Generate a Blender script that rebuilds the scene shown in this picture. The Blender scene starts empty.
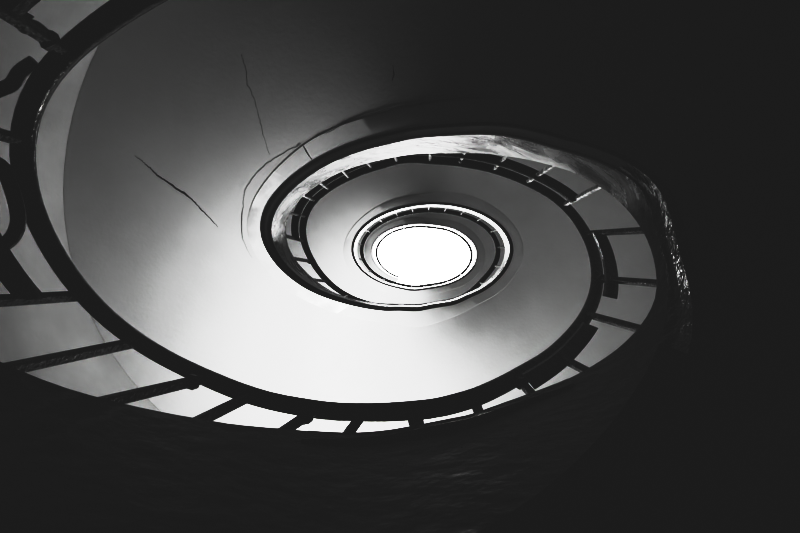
import bpy, bmesh, math, random
from mathutils import Vector, noise
random.seed(7)
C = bpy.context.scene.collection
SC = bpy.context.scene
H = 1.6                      # eye height above the ground floor

# Survey of the open-well spiral stair. Angles in degrees climbing round the well,
# one value every 5 degrees from -300: heights above the eye and radii, in metres.
T0, TS = -300.0, 5.0
ZS = [-1.6, -1.545, -1.49, -1.435, -1.38, -1.325, -1.27, -1.215, -1.16, -1.105, -1.05, -0.995, -0.94, -0.885, -0.83, -0.775, -0.72, -0.665, -0.611, -0.557, -0.504, -0.452, -0.401, -0.35, -0.3, -0.25, -0.2, -0.15, -0.1, -0.05, -0.0, 0.049, 0.098, 0.147, 0.194, 0.241, 0.286, 0.33, 0.371, 0.41, 0.447, 0.481, 0.512, 0.54, 0.563, 0.581, 0.593, 0.602, 0.607, 0.61, 0.613, 0.616, 0.619, 0.621, 0.624, 0.627, 0.63, 0.633, 0.638, 0.646, 0.658, 0.675, 0.699, 0.729, 0.766, 0.811, 0.864, 0.924, 0.99, 1.063, 1.142, 1.226, 1.315, 1.408, 1.506, 1.607, 1.711, 1.814, 1.915, 2.012, 2.106, 2.195, 2.281, 2.361, 2.436, 2.504, 2.567, 2.624, 2.679, 2.733, 2.785, 2.838, 2.891, 2.944, 2.997, 3.049, 3.102, 3.155, 3.208, 3.26, 3.313, 3.366, 3.419, 3.471, 3.524, 3.577, 3.63, 3.683, 3.735, 3.788, 3.841, 3.894, 3.946, 3.999, 4.052, 4.105, 4.157, 4.21, 4.263, 4.316, 4.368, 4.421, 4.474, 4.527, 4.58, 4.632, 4.685, 4.738, 4.791, 4.843, 4.896, 4.949, 5.002, 5.054, 5.107, 5.16, 5.213, 5.265, 5.318, 5.371, 5.424, 5.477, 5.529, 5.582, 5.635, 5.688, 5.74, 5.793, 5.846, 5.899, 5.951, 6.004, 6.057, 6.11, 6.162, 6.215, 6.268, 6.321, 6.374, 6.426, 6.479, 6.532, 6.585, 6.637, 6.69, 6.743, 6.796, 6.848, 6.901, 6.954, 7.007, 7.06, 7.112, 7.165, 7.218, 7.271, 7.323, 7.376, 7.429, 7.482, 7.534, 7.587, 7.64, 7.693, 7.745, 7.798, 7.851, 7.904, 7.957, 8.009, 8.062, 8.115, 8.168, 8.22, 8.273, 8.326, 8.379, 8.431, 8.484, 8.537, 8.59, 8.642, 8.695, 8.748, 8.801, 8.854, 8.906, 8.959, 9.012, 9.065, 9.117, 9.17, 9.223, 9.276, 9.328, 9.381, 9.434, 9.487, 9.539, 9.592, 9.645, 9.698, 9.751, 9.803, 9.856, 9.909, 9.962, 10.014, 10.067, 10.12, 10.173, 10.225, 10.278, 10.331, 10.384, 10.437, 10.489, 10.542, 10.595, 10.648, 10.7, 10.753, 10.806, 10.859, 10.911, 10.964, 11.017, 11.07, 11.122, 11.175, 11.228, 11.281, 11.334, 11.386, 11.439, 11.492, 11.545, 11.597, 11.65, 11.703, 11.756, 11.808, 11.861, 11.914, 11.967, 12.019, 12.072, 12.125, 12.178]
RS = [0.614, 0.654, 0.695, 0.736, 0.776, 0.812, 0.843, 0.866, 0.879, 0.882, 0.873, 0.853, 0.824, 0.79, 0.753, 0.716, 0.682, 0.655, 0.635, 0.623, 0.618, 0.619, 0.623, 0.629, 0.635, 0.64, 0.643, 0.647, 0.652, 0.661, 0.676, 0.698, 0.728, 0.767, 0.811, 0.859, 0.907, 0.949, 0.983, 1.004, 1.01, 0.999, 0.974, 0.934, 0.885, 0.828, 0.77, 0.712, 0.66, 0.613, 0.575, 0.544, 0.52, 0.502, 0.487, 0.474, 0.462, 0.451, 0.441, 0.431, 0.423, 0.418, 0.416, 0.419, 0.425, 0.436, 0.451, 0.47, 0.492, 0.518, 0.548, 0.58, 0.616, 0.655, 0.695, 0.734, 0.768, 0.792, 0.813, 0.838, 0.867, 0.888, 0.889, 0.868, 0.835, 0.798, 0.766, 0.742, 0.723, 0.706, 0.69, 0.675, 0.662, 0.652, 0.647, 0.646, 0.65, 0.656, 0.663, 0.673, 0.688, 0.707, 0.73, 0.757, 0.787, 0.821, 0.857, 0.895, 0.936, 0.977, 1.015, 1.041, 1.048, 1.03, 0.99, 0.937, 0.877, 0.814, 0.749, 0.688, 0.636, 0.591, 0.554, 0.523, 0.497, 0.474, 0.452, 0.436, 0.427, 0.422, 0.418, 0.415, 0.411, 0.409, 0.411, 0.417, 0.427, 0.441, 0.458, 0.475, 0.492, 0.511, 0.534, 0.565, 0.602, 0.64, 0.68, 0.72, 0.759, 0.797, 0.829, 0.852, 0.86, 0.855, 0.84, 0.818, 0.792, 0.765, 0.738, 0.712, 0.689, 0.668, 0.651, 0.636, 0.625, 0.616, 0.611, 0.608, 0.607, 0.609, 0.614, 0.621, 0.631, 0.645, 0.662, 0.682, 0.704, 0.73, 0.759, 0.789, 0.821, 0.852, 0.879, 0.9, 0.911, 0.91, 0.895, 0.867, 0.83, 0.786, 0.741, 0.696, 0.655, 0.616, 0.582, 0.554, 0.53, 0.512, 0.498, 0.486, 0.474, 0.464, 0.454, 0.446, 0.441, 0.438, 0.44, 0.445, 0.453, 0.465, 0.48, 0.497, 0.518, 0.542, 0.57, 0.601, 0.635, 0.671, 0.708, 0.744, 0.778, 0.806, 0.827, 0.838, 0.837, 0.827, 0.808, 0.784, 0.759, 0.733, 0.708, 0.685, 0.663, 0.642, 0.624, 0.61, 0.599, 0.592, 0.589, 0.589, 0.594, 0.601, 0.611, 0.624, 0.638, 0.656, 0.677, 0.703, 0.734, 0.768, 0.806, 0.846, 0.887, 0.925, 0.958, 0.983, 0.996, 0.995, 0.979, 0.95, 0.912, 0.868, 0.822, 0.777, 0.732, 0.688, 0.645, 0.603, 0.56]
ZR = [-0.6, -0.548, -0.495, -0.442, -0.39, -0.337, -0.285, -0.232, -0.18, -0.127, -0.075, -0.022, 0.03, 0.083, 0.135, 0.188, 0.24, 0.293, 0.346, 0.4, 0.457, 0.515, 0.576, 0.638, 0.7, 0.762, 0.825, 0.886, 0.947, 1.006, 1.064, 1.12, 1.174, 1.225, 1.273, 1.317, 1.359, 1.402, 1.447, 1.494, 1.542, 1.585, 1.621, 1.646, 1.661, 1.666, 1.665, 1.659, 1.649, 1.639, 1.633, 1.634, 1.643, 1.656, 1.672, 1.687, 1.699, 1.706, 1.707, 1.705, 1.704, 1.706, 1.716, 1.736, 1.767, 1.809, 1.862, 1.923, 1.989, 2.06, 2.135, 2.215, 2.302, 2.397, 2.501, 2.615, 2.738, 2.865, 2.987, 3.095, 3.186, 3.265, 3.338, 3.408, 3.478, 3.545, 3.609, 3.669, 3.726, 3.781, 3.835, 3.888, 3.941, 3.994, 4.047, 4.099, 4.152, 4.205, 4.258, 4.31, 4.363, 4.416, 4.469, 4.521, 4.574, 4.627, 4.68, 4.733, 4.785, 4.838, 4.891, 4.944, 4.996, 5.049, 5.102, 5.155, 5.207, 5.26, 5.313, 5.366, 5.418, 5.471, 5.524, 5.577, 5.63, 5.682, 5.735, 5.788, 5.841, 5.893, 5.946, 5.999, 6.052, 6.104, 6.157, 6.21, 6.263, 6.315, 6.368, 6.421, 6.474, 6.527, 6.579, 6.632, 6.685, 6.738, 6.79, 6.843, 6.896, 6.949, 7.001, 7.054, 7.107, 7.16, 7.212, 7.265, 7.318, 7.371, 7.424, 7.476, 7.529, 7.582, 7.635, 7.687, 7.74, 7.793, 7.846, 7.898, 7.951, 8.004, 8.057, 8.11, 8.162, 8.215, 8.268, 8.321, 8.373, 8.426, 8.479, 8.532, 8.584, 8.637, 8.69, 8.743, 8.795, 8.848, 8.901, 8.954, 9.007, 9.059, 9.112, 9.165, 9.218, 9.27, 9.323, 9.376, 9.429, 9.481, 9.534, 9.587, 9.64, 9.692, 9.745, 9.798, 9.851, 9.904, 9.956, 10.009, 10.062, 10.115, 10.167, 10.22, 10.273, 10.326, 10.378, 10.431, 10.484, 10.537, 10.589, 10.642, 10.695, 10.748, 10.801, 10.853, 10.906, 10.959, 11.012, 11.064, 11.117, 11.17, 11.223, 11.275, 11.328, 11.381, 11.434, 11.487, 11.539, 11.592, 11.645, 11.698, 11.75, 11.803, 11.856, 11.909, 11.961, 12.014, 12.067, 12.12, 12.172, 12.225, 12.278, 12.331, 12.384, 12.436, 12.489, 12.542, 12.595, 12.647, 12.7, 12.753, 12.806, 12.858, 12.911, 12.964, 13.017, 13.069, 13.122, 13.175, 13.228]
RR = [0.574, 0.614, 0.655, 0.696, 0.736, 0.772, 0.803, 0.826, 0.839, 0.842, 0.833, 0.813, 0.784, 0.75, 0.713, 0.676, 0.642, 0.615, 0.595, 0.583, 0.578, 0.579, 0.583, 0.589, 0.595, 0.6, 0.603, 0.607, 0.612, 0.621, 0.636, 0.658, 0.691, 0.735, 0.784, 0.835, 0.887, 0.934, 0.969, 0.987, 0.988, 0.972, 0.943, 0.903, 0.854, 0.797, 0.738, 0.681, 0.63, 0.587, 0.55, 0.518, 0.492, 0.472, 0.455, 0.44, 0.427, 0.416, 0.406, 0.398, 0.393, 0.39, 0.389, 0.392, 0.399, 0.409, 0.423, 0.441, 0.462, 0.489, 0.52, 0.553, 0.588, 0.627, 0.668, 0.709, 0.747, 0.777, 0.798, 0.808, 0.807, 0.799, 0.785, 0.765, 0.741, 0.717, 0.696, 0.677, 0.661, 0.647, 0.635, 0.626, 0.621, 0.619, 0.619, 0.623, 0.633, 0.648, 0.663, 0.676, 0.689, 0.704, 0.725, 0.75, 0.778, 0.81, 0.846, 0.883, 0.921, 0.953, 0.973, 0.978, 0.967, 0.943, 0.911, 0.878, 0.842, 0.805, 0.766, 0.725, 0.685, 0.645, 0.608, 0.572, 0.539, 0.509, 0.487, 0.471, 0.46, 0.453, 0.449, 0.445, 0.442, 0.442, 0.444, 0.45, 0.46, 0.473, 0.489, 0.507, 0.526, 0.546, 0.567, 0.588, 0.608, 0.63, 0.657, 0.69, 0.727, 0.763, 0.792, 0.812, 0.821, 0.818, 0.805, 0.785, 0.761, 0.735, 0.709, 0.684, 0.661, 0.641, 0.623, 0.608, 0.597, 0.588, 0.583, 0.58, 0.579, 0.581, 0.586, 0.593, 0.604, 0.617, 0.634, 0.654, 0.677, 0.702, 0.73, 0.76, 0.79, 0.819, 0.844, 0.863, 0.872, 0.87, 0.856, 0.83, 0.795, 0.755, 0.711, 0.668, 0.627, 0.59, 0.556, 0.528, 0.504, 0.485, 0.469, 0.456, 0.445, 0.435, 0.426, 0.418, 0.413, 0.411, 0.412, 0.417, 0.426, 0.437, 0.452, 0.47, 0.491, 0.515, 0.543, 0.573, 0.607, 0.642, 0.677, 0.712, 0.744, 0.771, 0.79, 0.8, 0.8, 0.791, 0.774, 0.753, 0.729, 0.704, 0.679, 0.656, 0.634, 0.614, 0.597, 0.582, 0.572, 0.565, 0.561, 0.562, 0.566, 0.573, 0.583, 0.595, 0.61, 0.629, 0.651, 0.676, 0.707, 0.741, 0.777, 0.816, 0.855, 0.891, 0.922, 0.944, 0.956, 0.954, 0.94, 0.913, 0.878, 0.837, 0.792, 0.747, 0.703, 0.659, 0.615, 0.573, 0.53]
ZT = [-1.15, -1.095, -1.04, -0.986, -0.931, -0.876, -0.821, -0.766, -0.712, -0.657, -0.602, -0.547, -0.492, -0.438, -0.383, -0.328, -0.273, -0.218, -0.164, -0.109, -0.055, -0.005, 0.045, 0.094, 0.144, 0.193, 0.242, 0.292, 0.341, 0.39, 0.44, 0.489, 0.539, 0.588, 0.637, 0.687, 0.737, 0.79, 0.845, 0.899, 0.953, 1.008, 1.062, 1.116, 1.171, 1.223, 1.269, 1.312, 1.349, 1.377, 1.401, 1.431, 1.464, 1.494, 1.519, 1.539, 1.556, 1.572, 1.585, 1.592, 1.594, 1.596, 1.597, 1.605, 1.628, 1.662, 1.699, 1.735, 1.767, 1.797, 1.825, 1.854, 1.885, 1.918, 1.957, 2.0, 2.053, 2.126, 2.22, 2.348, 2.52, 2.703, 2.857, 2.968, 3.05, 3.128, 3.212, 3.307, 3.412, 3.507, 3.584, 3.653, 3.714, 3.763, 3.807, 3.85, 3.892, 3.931, 3.971, 4.012, 4.056, 4.103, 4.147, 4.185, 4.22, 4.259, 4.307, 4.352, 4.389, 4.43, 4.489, 4.568, 4.643, 4.693, 4.738, 4.782, 4.801, 4.795, 4.779, 4.79, 4.843, 4.915, 4.986, 5.058, 5.125, 5.182, 5.235, 5.288, 5.341, 5.393, 5.446, 5.499, 5.552, 5.604, 5.657, 5.71, 5.763, 5.815, 5.868, 5.921, 5.974, 6.027, 6.079, 6.132, 6.185, 6.238, 6.29, 6.343, 6.396, 6.449, 6.501, 6.554, 6.607, 6.66, 6.712, 6.765, 6.818, 6.871, 6.924, 6.976, 7.029, 7.082, 7.135, 7.187, 7.24, 7.293, 7.346, 7.398, 7.451, 7.504, 7.557, 7.61, 7.662, 7.715, 7.768, 7.821, 7.873, 7.926, 7.979, 8.032, 8.084, 8.137, 8.19, 8.243, 8.295, 8.348, 8.401, 8.454, 8.507, 8.559, 8.612, 8.665, 8.718, 8.77, 8.823, 8.876, 8.929, 8.981, 9.034, 9.087, 9.14, 9.192, 9.245, 9.298, 9.351, 9.404, 9.456, 9.509, 9.562, 9.615, 9.667, 9.72, 9.773, 9.826, 9.878, 9.931, 9.984, 10.037, 10.089, 10.142, 10.195, 10.248, 10.301, 10.353, 10.406, 10.459, 10.512, 10.564, 10.617, 10.67, 10.723, 10.775, 10.828, 10.881, 10.934, 10.987, 11.039, 11.092, 11.145, 11.198, 11.25, 11.303, 11.356, 11.409, 11.461, 11.514, 11.567, 11.62, 11.672, 11.725, 11.778, 11.831, 11.884, 11.936, 11.989, 12.042, 12.095, 12.147, 12.2, 12.253, 12.306, 12.358, 12.411, 12.464, 12.517, 12.569, 12.622, 12.675, 12.728]
SCROLLS = [[(-0.891, -0.447, 1.42), (-0.923, -0.425, 1.42), (-0.942, -0.397, 1.42), (-0.969, -0.384, 1.42), (-1.006, -0.365, 1.42), (-1.038, -0.315, 1.42), (-1.033, -0.258, 1.42), (-0.992, -0.224, 1.42), (-0.962, -0.205, 1.42), (-0.944, -0.164, 1.42), (-0.93, -0.114, 1.42), (-0.928, -0.078, 1.42), (-0.942, -0.046, 1.42), (-0.969, -0.027, 1.42), (-1.001, -0.032, 1.42)], [(-0.795, -0.464, 1.3), (-0.816, -0.481, 1.3), (-0.835, -0.485, 1.3), (-0.841, -0.497, 1.3), (-0.833, -0.514, 1.3)]]
SKY_S = 3.0
EXPO = 0
BLACK = .0112
CURVE = [(.012, .0115), (.04, .015), (.08, .025), (.14, .066), (.2, .19), (.28, .55), (.4, .80), (.75, .89)]
WIN_A = 359.0
WIN_Z = (3.3, 7.1, 10.9)
WIN_E = (70, 66, 46)
WIN_TILT = .9
def look(tab, a):
    u = (a - T0) / TS
    n = len(tab)
    u = min(max(u, 0.0), n - 1.000001)
    i = int(u); t = u - i
    p0 = tab[max(i-1, 0)]; p1 = tab[i]; p2 = tab[i+1]; p3 = tab[min(i+2, n-1)]
    return 0.5*((2*p1) + (-p0+p2)*t + (2*p0-5*p1+4*p2-p3)*t*t + (-p0+3*p1-3*p2+p3)*t**3)
zS = lambda a: look(ZS, a)
rS = lambda a: look(RS, a)
zR = lambda a: look(ZR, a)
rR = lambda a: look(RR, a)
zT = lambda a: look(ZT, a)

def pol(a, r, z):
    t = math.radians(a)
    return Vector((r*math.sin(t), r*math.cos(t), z + H))

WA, WB, WC = 2.31, 2.06, -0.15          # oval stairwell wall
def rW(a, grow=0.0):
    t = math.radians(a); sx, sy = math.sin(t), math.cos(t)
    A, B = WA + grow, WB + grow
    qa = sx*sx/A**2 + sy*sy/B**2
    qb = -2*sy*WC/B**2
    qc = WC*WC/B**2 - 1
    return (-qb + math.sqrt(qb*qb - 4*qa*qc)) / (2*qa)

A0, A1 = -300.0, 1030.0

# ------------------------------------------------------------------ materials
def new_mat(name):
    m = bpy.data.materials.new(name); m.use_nodes = True
    nt = m.node_tree; b = nt.nodes['Principled BSDF']
    return m, nt, b

def mottled(name, c0, c1, scale, rough, bump=0.0, bscale=60, detail=6, spec=0.5, dist=0.0, r2=None, lo=.3, hi=.7):
    m, nt, b = new_mat(name)
    tc = nt.nodes.new('ShaderNodeTexCoord')
    n = nt.nodes.new('ShaderNodeTexNoise'); n.inputs['Scale'].default_value = scale
    n.inputs['Detail'].default_value = detail; n.inputs['Distortion'].default_value = dist
    nt.links.new(tc.outputs['Object'], n.inputs['Vector'])
    r = nt.nodes.new('ShaderNodeValToRGB')
    r.color_ramp.elements[0].color = (c0, c0, c0, 1); r.color_ramp.elements[1].color = (c1, c1, c1, 1)
    r.color_ramp.elements[0].position = lo; r.color_ramp.elements[1].position = hi
    nt.links.new(n.outputs['Fac'], r.inputs['Fac'])
    nt.links.new(r.outputs['Color'], b.inputs['Base Color'])
    b.inputs['Roughness'].default_value = rough
    b.inputs['Specular IOR Level'].default_value = spec
    if r2 is not None:
        mr = nt.nodes.new('ShaderNodeMapRange')
        mr.inputs['To Min'].default_value = rough; mr.inputs['To Max'].default_value = r2
        nt.links.new(n.outputs['Fac'], mr.inputs['Value']); nt.links.new(mr.outputs['Result'], b.inputs['Roughness'])
    if bump:
        n2 = nt.nodes.new('ShaderNodeTexNoise'); n2.inputs['Scale'].default_value = bscale; n2.inputs['Detail'].default_value = 4
        nt.links.new(tc.outputs['Object'], n2.inputs['Vector'])
        bp = nt.nodes.new('ShaderNodeBump'); bp.inputs['Strength'].default_value = bump; bp.inputs['Distance'].default_value = .02
        nt.links.new(n2.outputs['Fac'], bp.inputs['Height']); nt.links.new(bp.outputs['Normal'], b.inputs['Normal'])
    return m

M_PLASTER = mottled('soffit_plaster', .54, .575, 2.2, .9, .06, 35, spec=.1)
M_PATCH   = mottled('pale_plaster', .56, .72, 9, .85, .12, 30, spec=.1)
M_WALL    = mottled('wall_plaster', .48, .56, 2.0, .9, .08, 30, spec=.1)
M_KERB    = mottled('worn_shaded_stringer_paint', .05, .40, 3.2, .14, .35, 16, detail=9, dist=.8, r2=.4, lo=.28, hi=.62)
M_LITK   = mottled('lit_stringer_paint', .5, .75, 3.2, .3, .05, 22, detail=9, dist=.8)  # lighter stringer copy: skylight on the upper turn put into the colour
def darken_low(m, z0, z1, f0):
    """shade put into the base colour, darkest on the lowest run"""
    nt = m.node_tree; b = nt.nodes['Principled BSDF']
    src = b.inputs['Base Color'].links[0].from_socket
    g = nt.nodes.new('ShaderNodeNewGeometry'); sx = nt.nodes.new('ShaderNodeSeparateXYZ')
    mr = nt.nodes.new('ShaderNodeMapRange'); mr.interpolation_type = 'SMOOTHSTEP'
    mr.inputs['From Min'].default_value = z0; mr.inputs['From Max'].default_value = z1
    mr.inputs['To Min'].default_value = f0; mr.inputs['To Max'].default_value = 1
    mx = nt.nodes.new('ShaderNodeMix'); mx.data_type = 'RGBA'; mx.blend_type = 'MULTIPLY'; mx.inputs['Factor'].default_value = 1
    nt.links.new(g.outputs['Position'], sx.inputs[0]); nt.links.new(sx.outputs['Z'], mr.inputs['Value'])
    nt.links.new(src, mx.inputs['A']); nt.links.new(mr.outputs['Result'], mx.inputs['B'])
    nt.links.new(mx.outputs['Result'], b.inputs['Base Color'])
darken_low(M_KERB, 3.9, 5.0, .03)  # shade of the lowest run multiplied into the stringer colour
M_TRIM    = mottled('dark_gloss_paint', .005, .010, 12, .6, .05, 40, spec=.25)
M_TRIMG   = mottled('glint_black_paint', .006, .014, 12, .10, .9, 16)  # glossier copy of the rim paint, used only where the rim should glint
M_GLINT    = mottled('glint_strip_paint', .006, .05, 20, .14, .5, 26)
M_IRON    = mottled('black_gloss_iron', .006, .016, 30, .14, .35, 30)
M_BAR     = mottled('worn_black_iron', .012, .28, 45, .2, .35, 90, lo=.45, hi=.75)
M_BARLIT    = mottled('lit_iron', .12, .6, 45, .3, .2, 90, lo=.35, hi=.65)  # lighter copy of the bar iron, painting in light on upper balusters
M_STEP    = mottled('dark_wood_steps', .05, .12, 6, .5)
M_CRACK   = mottled('crack_shadow', .02, .05, 20, .9)
M_FRAME   = mottled('white_frame_paint', .6, .7, 8, .5)
M_FLOOR   = mottled('hall_floor_stone', .02, .04, 5, .5)

def emit(name, s):
    m = bpy.data.materials.new(name); m.use_nodes = True
    nt = m.node_tree; nt.nodes.clear()
    o = nt.nodes.new('ShaderNodeOutputMaterial'); e = nt.nodes.new('ShaderNodeEmission')
    n = nt.nodes.new('ShaderNodeTexNoise'); n.inputs['Scale'].default_value = .7
    mr = nt.nodes.new('ShaderNodeMapRange'); mr.inputs['To Min'].default_value = s*.97; mr.inputs['To Max'].default_value = s*1.03
    nt.links.new(n.outputs['Fac'], mr.inputs['Value']); nt.links.new(mr.outputs['Result'], e.inputs['Strength'])
    nt.links.new(e.outputs['Emission'], o.inputs['Surface'])
    return m
M_SKY  = emit('daylit_frosted_glass', SKY_S)
M_PANE = emit('daylit_window_glass', 1.5)

# ------------------------------------------------------------------ helpers
def obj(name, bm, mats, parent=None, smooth=False):
    me = bpy.data.meshes.new(name)
    bmesh.ops.recalc_face_normals(bm, faces=bm.faces)
    bm.to_mesh(me); bm.free()
    for m in (mats if isinstance(mats, (list, tuple)) else [mats]): me.materials.append(m)
    if smooth:
        for p in me.polygons: p.use_smooth = True
        if smooth == 'auto': me.set_sharp_from_angle(angle=math.radians(32))
    o = bpy.data.objects.new(name, me); C.objects.link(o)
    if parent: o.parent = parent
    return o

def empty(name, label, cat, group=None, loc=(0, 0, 0)):
    o = bpy.data.objects.new(name, None); C.objects.link(o)
    o.location = loc; o.empty_display_size = .2
    o['label'] = label; o['category'] = cat
    if group: o['group'] = group
    return o

def struct(name, bm, mats, smooth=False, label=None):
    o = obj(name, bm, mats, None, smooth); o['kind'] = 'structure'
    return o

def arange(a, b, s):
    n = max(1, int(round((b - a) / s)))
    return [a + (b - a)*i/n for i in range(n + 1)]

def sweep(bm, angles, section, closed=True, caps=True, mat=None):
    """section(a) -> list of points round the profile at angle a."""
    rings = [[bm.verts.new(p) for p in section(a)] for a in angles]
    n = len(rings[0])
    for k, (p, q) in enumerate(zip(rings, rings[1:])):
        for i in range(n if closed else n - 1):
            j = (i + 1) % n
            f = bm.faces.new((p[i], p[j], q[j], q[i]))
            if mat: f.material_index = mat(angles[k])
    if closed and caps:
        bm.faces.new(rings[0][::-1]); bm.faces.new(rings[-1])

def tube(bm, pts, rad, n=8):
    pts = [Vector(p) for p in pts]
    rings = []
    up = Vector((0, 0, 1))
    for i, p in enumerate(pts):
        d = (pts[min(i+1, len(pts)-1)] - pts[max(i-1, 0)]).normalized()
        s = d.cross(up)
        if s.length < 1e-3: s = d.cross(Vector((1, 0, 0)))
        s.normalize(); t = d.cross(s)
        r = rad[i] if isinstance(rad, (list, tuple)) else rad
        rings.append([bm.verts.new(p + s*math.cos(2*math.pi*k/n)*r + t*math.sin(2*math.pi*k/n)*r) for k in range(n)])
    for p, q in zip(rings, rings[1:]):
        for i in range(n):
            j = (i+1) % n; bm.faces.new((p[i], p[j], q[j], q[i]))
    bm.faces.new(rings[0][::-1]); bm.faces.new(rings[-1])

def beam(bm, p, q, w, t, side):
    """flat bar from p to q, w wide along `side`, t thick across it"""
    p = Vector(p); q = Vector(q); d = (q - p).normalized()
    s = (side - d*side.dot(d)).normalized(); u = d.cross(s)
    v = []
    for c in (p, q):
        for (i, j) in ((-1, -1), (1, -1), (1, 1), (-1, 1)):
            v.append(bm.verts.new(c + s*i*w/2 + u*j*t/2))
    fs = [bm.faces.new([v[i] for i in idx]) for idx in ((3,2,1,0),(4,5,6,7),(0,1,5,4),(1,2,6,5),(2,3,7,6),(3,0,4,7))]
    bmesh.ops.bevel(bm, geom=list({e for f in fs for e in f.edges}), offset=min(w, t)*.16, segments=1, affect='EDGES')

# ------------------------------------------------------------------ stairwell shell
TOP = 13.6
def ring_pts(z, grow=0): return [pol(a, rW(a, grow), z) for a in range(0, 360, 4)]
bm = bmesh.new()
lo = [bm.verts.new(p) for p in ring_pts(-H)]; hi = [bm.verts.new(p) for p in ring_pts(TOP)]
lo2 = [bm.verts.new(p) for p in ring_pts(-H, .25)]; hi2 = [bm.verts.new(p) for p in ring_pts(TOP, .25)]
n = len(lo)
for i in range(n):
    j = (i+1) % n
    bm.faces.new((lo[i], lo[j], hi[j], hi[i])); bm.faces.new((lo2[i], hi2[i], hi2[j], lo2[j]))
    bm.faces.new((lo[i], lo2[i], lo2[j], lo[j])); bm.faces.new((hi[i], hi[j], hi2[j], hi2[i]))
struct('wall_stairwell', bm, M_WALL, True)

bm = bmesh.new()
a_ = [bm.verts.new(p) for p in ring_pts(-H, .25)]; b_ = [bm.verts.new(p - Vector((0, 0, .1))) for p in ring_pts(-H, .25)]
bm.faces.new(a_); bm.faces.new(b_[::-1])
for i in range(n): bm.faces.new((a_[i], b_[i], b_[(i+1) % n], a_[(i+1) % n]))
struct('floor', bm, M_FLOOR)

SA, SB_ = 1.3, .95
def sky_pt(a, k, z):
    t = math.radians(a); return Vector((SA*k*math.sin(t), -.1 + SB_*k*math.cos(t), z + H))
bm = bmesh.new()
r0 = [bm.verts.new(sky_pt(a, 1, TOP)) for a in range(0, 360, 4)]
r1 = [bm.verts.new(p) for p in ring_pts(TOP, .25)]
r2 = [bm.verts.new(sky_pt(a, 1, TOP + .2)) for a in range(0, 360, 4)]
r3 = [bm.verts.new(p + Vector((0, 0, .2))) for p in ring_pts(TOP, .25)]
for i in range(n):
    j = (i+1) % n
    bm.faces.new((r0[i], r0[j], r1[j], r1[i])); bm.faces.new((r0[i], r2[i], r2[j], r0[j]))
    bm.faces.new((r2[i], r3[i], r3[j], r2[j])); bm.faces.new((r1[i], r1[j], r3[j], r3[i]))
struct('ceiling', bm, M_WALL)

bm = bmesh.new()
sweep(bm, [a for a in range(0, 361, 4)], lambda a: [sky_pt(a, .93, TOP+.08), sky_pt(a, 1.0, TOP+.08), sky_pt(a, 1.0, TOP+.15), sky_pt(a, .93, TOP+.15)], caps=False)
fr = struct('window_1', bm, M_FRAME)
fr['label'] = 'bright oval skylight glowing white at the top of the stairwell'
fr['category'] = 'skylight'
bm = bmesh.new()
bm.faces.new([bm.verts.new(sky_pt(a, .97, TOP + .12)) for a in range(0, 360, 4)])
obj('pane', bm, M_SKY, fr)

# landing windows in the outer wall, one a storey
for k, zc in enumerate(WIN_Z):
    a = WIN_A; t = math.radians(a)
    d = Vector((math.sin(t), math.cos(t), 0)); s = Vector((math.cos(t), -math.sin(t), 0)); u = Vector((0, 0, 1))
    c = pol(a, rW(a) - .05, zc)
    w, h = .55, .75
    bm = bmesh.new()
    beam(bm, c - s*w - u*(h+.04), c - s*w + u*(h+.04), .08, .08, s)
    beam(bm, c + s*w - u*(h+.04), c + s*w + u*(h+.04), .08, .08, s)
    beam(bm, c - s*w - u*h, c + s*w - u*h, .08, .08, u)
    beam(bm, c - s*w + u*h, c + s*w + u*h, .08, .08, u)
    beam(bm, c - u*h, c + u*h, .04, .05, s)
    wf = struct('window_%d' % (k+2), bm, M_FRAME)
    bm = bmesh.new()
    q = [c + s*i*w + u*j*h + d*.015 for i, j in ((-1,-1),(1,-1),(1,1),(-1,1))]
    bm.faces.new([bm.verts.new(p) for p in q])
    obj('pane', bm, M_PANE, wf)
    L = bpy.data.lights.new('window_daylight', 'AREA'); L.shape = 'RECTANGLE'; L.size = 2*w*.9; L.size_y = 2*h*.9
    L.energy = WIN_E[k]
    lo_ = bpy.data.objects.new('window_daylight', L); C.objects.link(lo_)
    lo_.location = c - d*.08
    aim = (-d + u*WIN_TILT).normalized()
    lo_.rotation_euler = aim.to_track_quat('-Z', 'Z').to_euler()

# ------------------------------------------------------------------ the staircase
ST = empty('spiral_staircase', 'pale plastered oval spiral staircase climbing round the open well, seen from below', 'staircase')
BAND = .12
AN = arange(A0, A1, 2.5)

bm = bmesh.new()       # sloping plaster underside
def soff(a):
    z = zS(a); r0 = rS(a); r1 = rW(a) - .003
    out = [pol(a, r0 + .03 + (r1 - r0 - .03)*k/8, z) for k in range(9)]
    return out + [pol(a, r1, z + .05), pol(a, r0 + .03, z + .05)]
sweep(bm, AN, soff)
obj('soffit', bm, M_PLASTER, ST, 'auto')

bm = bmesh.new()       # raised plaster margin along the well
def band_w(a): return BAND + .012*math.sin(math.radians(a*2.3)) + .01*math.sin(math.radians(a*5.1 + 40))
sweep(bm, AN, lambda a: [pol(a, rS(a)+.004, zS(a)-.006), pol(a, rS(a)+band_w(a)-.012, zS(a)-.006), pol(a, rS(a)+band_w(a), zS(a)+.002), pol(a, rS(a)+.004, zS(a)+.004)],
      mat=lambda a: 1 if 240 <= a <= 300 else 0)
obj('soffit_margin', bm, [M_PLASTER, M_PATCH], ST, 'auto')

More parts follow.
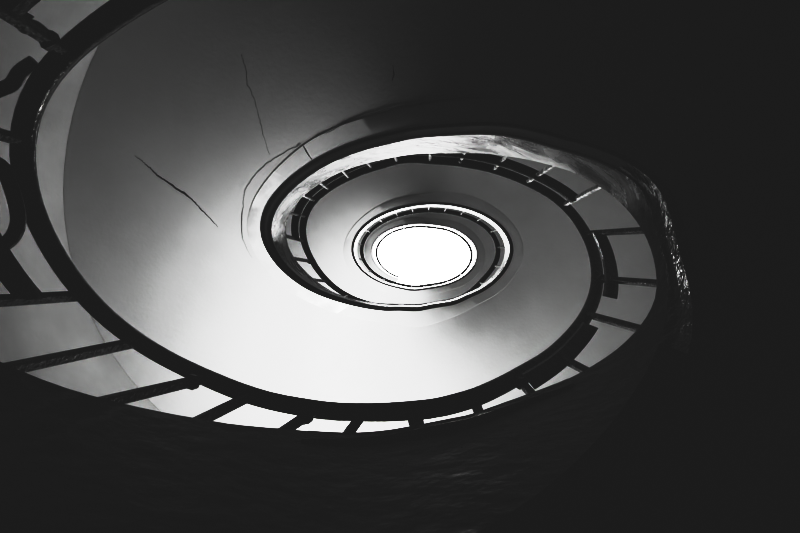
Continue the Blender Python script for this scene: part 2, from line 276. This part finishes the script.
TR = .2
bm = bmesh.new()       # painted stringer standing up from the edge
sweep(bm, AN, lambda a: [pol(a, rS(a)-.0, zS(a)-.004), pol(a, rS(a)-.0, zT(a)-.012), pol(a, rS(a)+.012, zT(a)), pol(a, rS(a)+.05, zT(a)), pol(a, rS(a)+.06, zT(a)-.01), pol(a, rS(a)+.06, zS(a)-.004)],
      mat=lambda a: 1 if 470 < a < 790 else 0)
obj('stringer', bm, [M_KERB, M_LITK], ST, 'auto')
def trim_h(a): return min(TR if a < 400 else max(.1, TR - .1*(a - 400)/60), .6*(zT(a) - zS(a)))
def lean(a): return .014*max(0.0, math.cos(math.radians((a - 92)*3)))  if 62 < a < 122 else 0.0
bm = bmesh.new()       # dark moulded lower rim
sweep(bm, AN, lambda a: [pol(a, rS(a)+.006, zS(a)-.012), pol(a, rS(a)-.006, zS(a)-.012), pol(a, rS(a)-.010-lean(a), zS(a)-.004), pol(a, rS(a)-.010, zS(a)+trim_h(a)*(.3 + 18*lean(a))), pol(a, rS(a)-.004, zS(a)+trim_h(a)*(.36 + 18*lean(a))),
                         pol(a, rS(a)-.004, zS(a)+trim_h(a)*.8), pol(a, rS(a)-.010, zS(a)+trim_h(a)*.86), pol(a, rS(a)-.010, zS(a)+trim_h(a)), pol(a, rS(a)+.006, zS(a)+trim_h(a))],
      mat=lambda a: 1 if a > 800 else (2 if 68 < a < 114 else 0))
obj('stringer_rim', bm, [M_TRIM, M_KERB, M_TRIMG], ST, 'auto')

bm = bmesh.new()       # glossy strip added and tilted to catch a skylight glint
def glint_sec(a):
    k = max(0.0, math.cos(math.radians((a - 8)*90/44)))**.5
    return [pol(a, rS(a)+.004, zT(a)-.10), pol(a, rS(a)-.002-.012*k, zT(a)-.095), pol(a, rS(a)-.001-.001*k, zT(a)-.012), pol(a, rS(a)+.004, zT(a)-.012)]
sweep(bm, arange(-34, 50, 2), glint_sec)
obj('glint_strip', bm, M_GLINT, ST, 'auto')

bm = bmesh.new()       # steps on top
NST = 22; da = 360/NST
a = A0
while a + da <= A1 + .1:
    top = zS(a + da) + .075
    aa = [a, a + da/2, a + da]
    rings = []
    for x in aa:
        b = min(zS(x) + .04, top - .03)
        rings.append([bm.verts.new(p) for p in (pol(x, rS(x)+.055, b), pol(x, rW(x)-.006, b), pol(x, rW(x)-.006, top), pol(x, rS(x)+.055, top))])
    for p, q in zip(rings, rings[1:]):
        for i in range(4): bm.faces.new((p[i], p[(i+1) % 4], q[(i+1) % 4], q[i]))
    bm.faces.new(rings[0][::-1]); bm.faces.new(rings[-1])
    a += da
obj('steps', bm, M_STEP, ST)

# hairline cracks in the plaster
CR = [
 ([(250.6,1.90),(251.2,1.84),(251.8,1.793),(252.8,1.743),(253.5,1.668),(254.3,1.613),(255.0,1.546),(256.5,1.483),(258.6,1.409),(261.5,1.33)], [.001,.003,.005,.010,.012,.014,.012,.006,.005,.001], .35),
 ([(222.0,1.56),(222.9,1.506),(225.6,1.424),(227.0,1.34),(230.0,1.253),(233.0,1.183),(236.3,1.103)], [.002,.005,.006,.006,.005,.004,.002], .6),
 ([(227.1,.96),(227.9,.918),(228.9,.868)], [.004,.014,.006], .2),
 ([(189.3,1.001),(189.5,.955),(190.4,.929)], [.003,.008,.003], .2),
 ([(222,.925),(216.9,.884),(210.5,.862),(198.8,.813),(185.4,.776),(174.4,.772),(160,.79)], [.001,.004,.007,.006,.006,.004,.002], .4),
 ([(270,1.12),(264.3,1.171),(256.7,1.176),(249.3,1.183),(243.9,1.146),(238.7,1.096),(232.8,1.031),(227.5,.97)], [.002,.005,.005,.004,.006,.006,.005,.003], .3),
]
for (pts, ws, jit), cw in zip(CR, (.45, .14, .3, .25, .16, .16)):
    dense = []; 
    for i in range(len(pts)-1):
        for k in range(6):
            t = k/6
            dense.append((pts[i][0]*(1-t)+pts[i+1][0]*t + random.uniform(-1, 1)*jit*.3, pts[i][1]*(1-t)+pts[i+1][1]*t + random.uniform(-1, 1)*.003, ws[i]*(1-t)+ws[i+1]*t))
    dense.append((pts[-1][0], pts[-1][1], ws[-1]))
    P3 = [pol(a, r, zS(a) - (.0075 if r < rS(a) + .135 else .002)) for a, r, w in dense]
    bm = bmesh.new(); L_ = []
    for i, p in enumerate(P3):
        d = P3[min(i+1, len(P3)-1)] - P3[max(i-1, 0)]
        s = d.cross(Vector((0, 0, 1))).normalized() * dense[i][2] * cw * random.uniform(.6, 1.2)
        L_.append((bm.verts.new(p - s), bm.verts.new(p + s), bm.verts.new(p + Vector((0, 0, .004)))))
    for p, q in zip(L_, L_[1:]):
        for i in range(3): bm.faces.new((p[i], p[(i+1) % 3], q[(i+1) % 3], q[i]))
    obj('crack', bm, M_CRACK, ST)

# ------------------------------------------------------------------ the railing
RG = empty('stair_railing', 'black iron railing with dark glossy handrail winding up the inner edge of the spiral staircase', 'railing')
HW, HH = .054, .044
bm = bmesh.new()
def rail_sec(a):
    k_ = 1 - 0.15*min(max((a - 420)/200, 0), 1); W2, H2 = HW*k_, HH*k_
    r = rR(a) + HW/2; z = zR(a) + HH/2
    out = []
    for k in range(12):
        t = 2*math.pi*k/12
        c, s = math.cos(t), math.sin(t)
        out.append(pol(a, r + W2/2*math.copysign(abs(c)**.7, c), z + H2/2*math.copysign(abs(s)**.7, s)))
    return out
sweep(bm, arange(-290, A1 - 4, 2), rail_sec)
obj('handrail', bm, M_IRON, RG, True)

def flat(a0, a1, dz, dr, w, t):
    bm = bmesh.new()
    def sec(a):
        r = rR(a) + HW/2 + dr; z = zR(a) + dz
        return [pol(a, r-w/2, z-t/2), pol(a, r+w/2, z-t/2), pol(a, r+w/2, z+t/2), pol(a, r-w/2, z+t/2)]
    sweep(bm, arange(a0, a1, 2), sec)
    return bm
for a0, a1, dz, th in ((-175, -121, -.2, .03), (-104, -84, -.2, .03), (40, 68, -.085, .03), (78, 98.6, -.16, .035), (110.8, 262, -.135, .035)):
    obj('lower_rail', flat(a0, a1, dz, 0.004 if a0 == 40 else (.03 if a0 > 100 else .01 if a0 > 0 else 0), .056 if a0 == 40 else .05, th), M_IRON, RG, 'auto')
# wrought C-scrolls linking handrail and lower rail near the camera
for pts in SCROLLS:
    # smooth the knots
    P3 = [Vector(p) for p in pts]; out = []
    for i in range(len(P3)-1):
        p0 = P3[max(i-1, 0)]; p1 = P3[i]; p2 = P3[i+1]; p3 = P3[min(i+2, len(P3)-1)]
        for k in range(5):
            t = k/5
            out.append(0.5*((2*p1) + (-p0+p2)*t + (2*p0-5*p1+4*p2-p3)*t*t + (-p0+3*p1-3*p2+p3)*t**3))
    out.append(P3[-1])
    bm = bmesh.new(); tube(bm, [p + Vector((0, 0, H)) for p in out], .016, 10)
    obj('scroll', bm, M_IRON, RG, True)

BL = [(-120.0,-121.1),(-106.2,-106.5),(-83.7,-84.7),(-73.7,-75.1),(-61.2,-66.0),(-51.6,-54.4),(-35.8,-39.8),(-21.5,-24.2),(-3.5,-2.3),(19.2,19.6),
      (37.7,38.4),(53.5,55.3),(70.9,71.8),(83.2,83.8),(98.6,97.1),(110.8,112.5),(126.5,125.8),(141.9,141.1),(159.6,159.0),(176.8,177.0),(196.0,196.3),
      (210.3,211.2),(223.3,223.1),(234.3,234.3),(242.5,242.8),(250.9,251.5),(262.0,260.8),(271.9,270.0),(283.6,280.6)]
COLLAR = {4, 6, 8, 10, 11, 13, 0}
a = 296.0
while a < A1 - 8:
    BL.append((a, a)); a += math.degrees(.2 / max(rS(a), .5))
a = -133.0
while a > -285:
    BL.append((a, a)); a -= math.degrees(.24 / max(rS(a), .5))
for i, (a, b) in enumerate(BL):
    top = pol(a, rR(a) + HW/2, zR(a) + .01); foot = pol(b, rS(b) + .03, zT(b) - .002)
    t = math.radians(b - 35); side = Vector((math.cos(t), -math.sin(t), 0))
    bm = bmesh.new()
    w = .024 if i < 17 else .02
    beam(bm, foot, top, w, .02, side)
    bo = obj('baluster', bm, M_BAR if i < 15 or i >= len(BL) - 6 else M_BARLIT, RG)
    if i in COLLAR or (i > 16 and i % 3 == 0):
        d = (foot - top).normalized()
        bm = bmesh.new(); c = top + d*.055
        beam(bm, c - d*.014, c + d*.014, .036, .032, side)
        obj('collar', bm, M_IRON, bo)

# ------------------------------------------------------------------ camera, world, colour
cam = bpy.data.cameras.new('camera'); co = bpy.data.objects.new('camera', cam); C.objects.link(co)
co.location = (0, 0, H); co.rotation_euler = (math.pi, 0, 0)
cam.sensor_width = 36; cam.lens = 36*622/800
cam.shift_x = -24.5/800; cam.shift_y = -8.5/800
cam.clip_start = .01
SC.camera = co
w = bpy.data.worlds.new('world'); SC.world = w; w.use_nodes = True
w.node_tree.nodes['Background'].inputs[0].default_value = (.5, .5, .5, 1)
w.node_tree.nodes['Background'].inputs[1].default_value = .1
vs = SC.view_settings
vs.view_transform = 'Standard'; vs.look = 'None'; vs.exposure = EXPO; vs.gamma = 1
vs.use_curve_mapping = True
cm = vs.curve_mapping
cu = cm.curves[3]
cu.points[0].location = (0, BLACK); cu.points[-1].location = (1, 1)
for x, y in CURVE: cu.points.new(x, y)
cm.update()
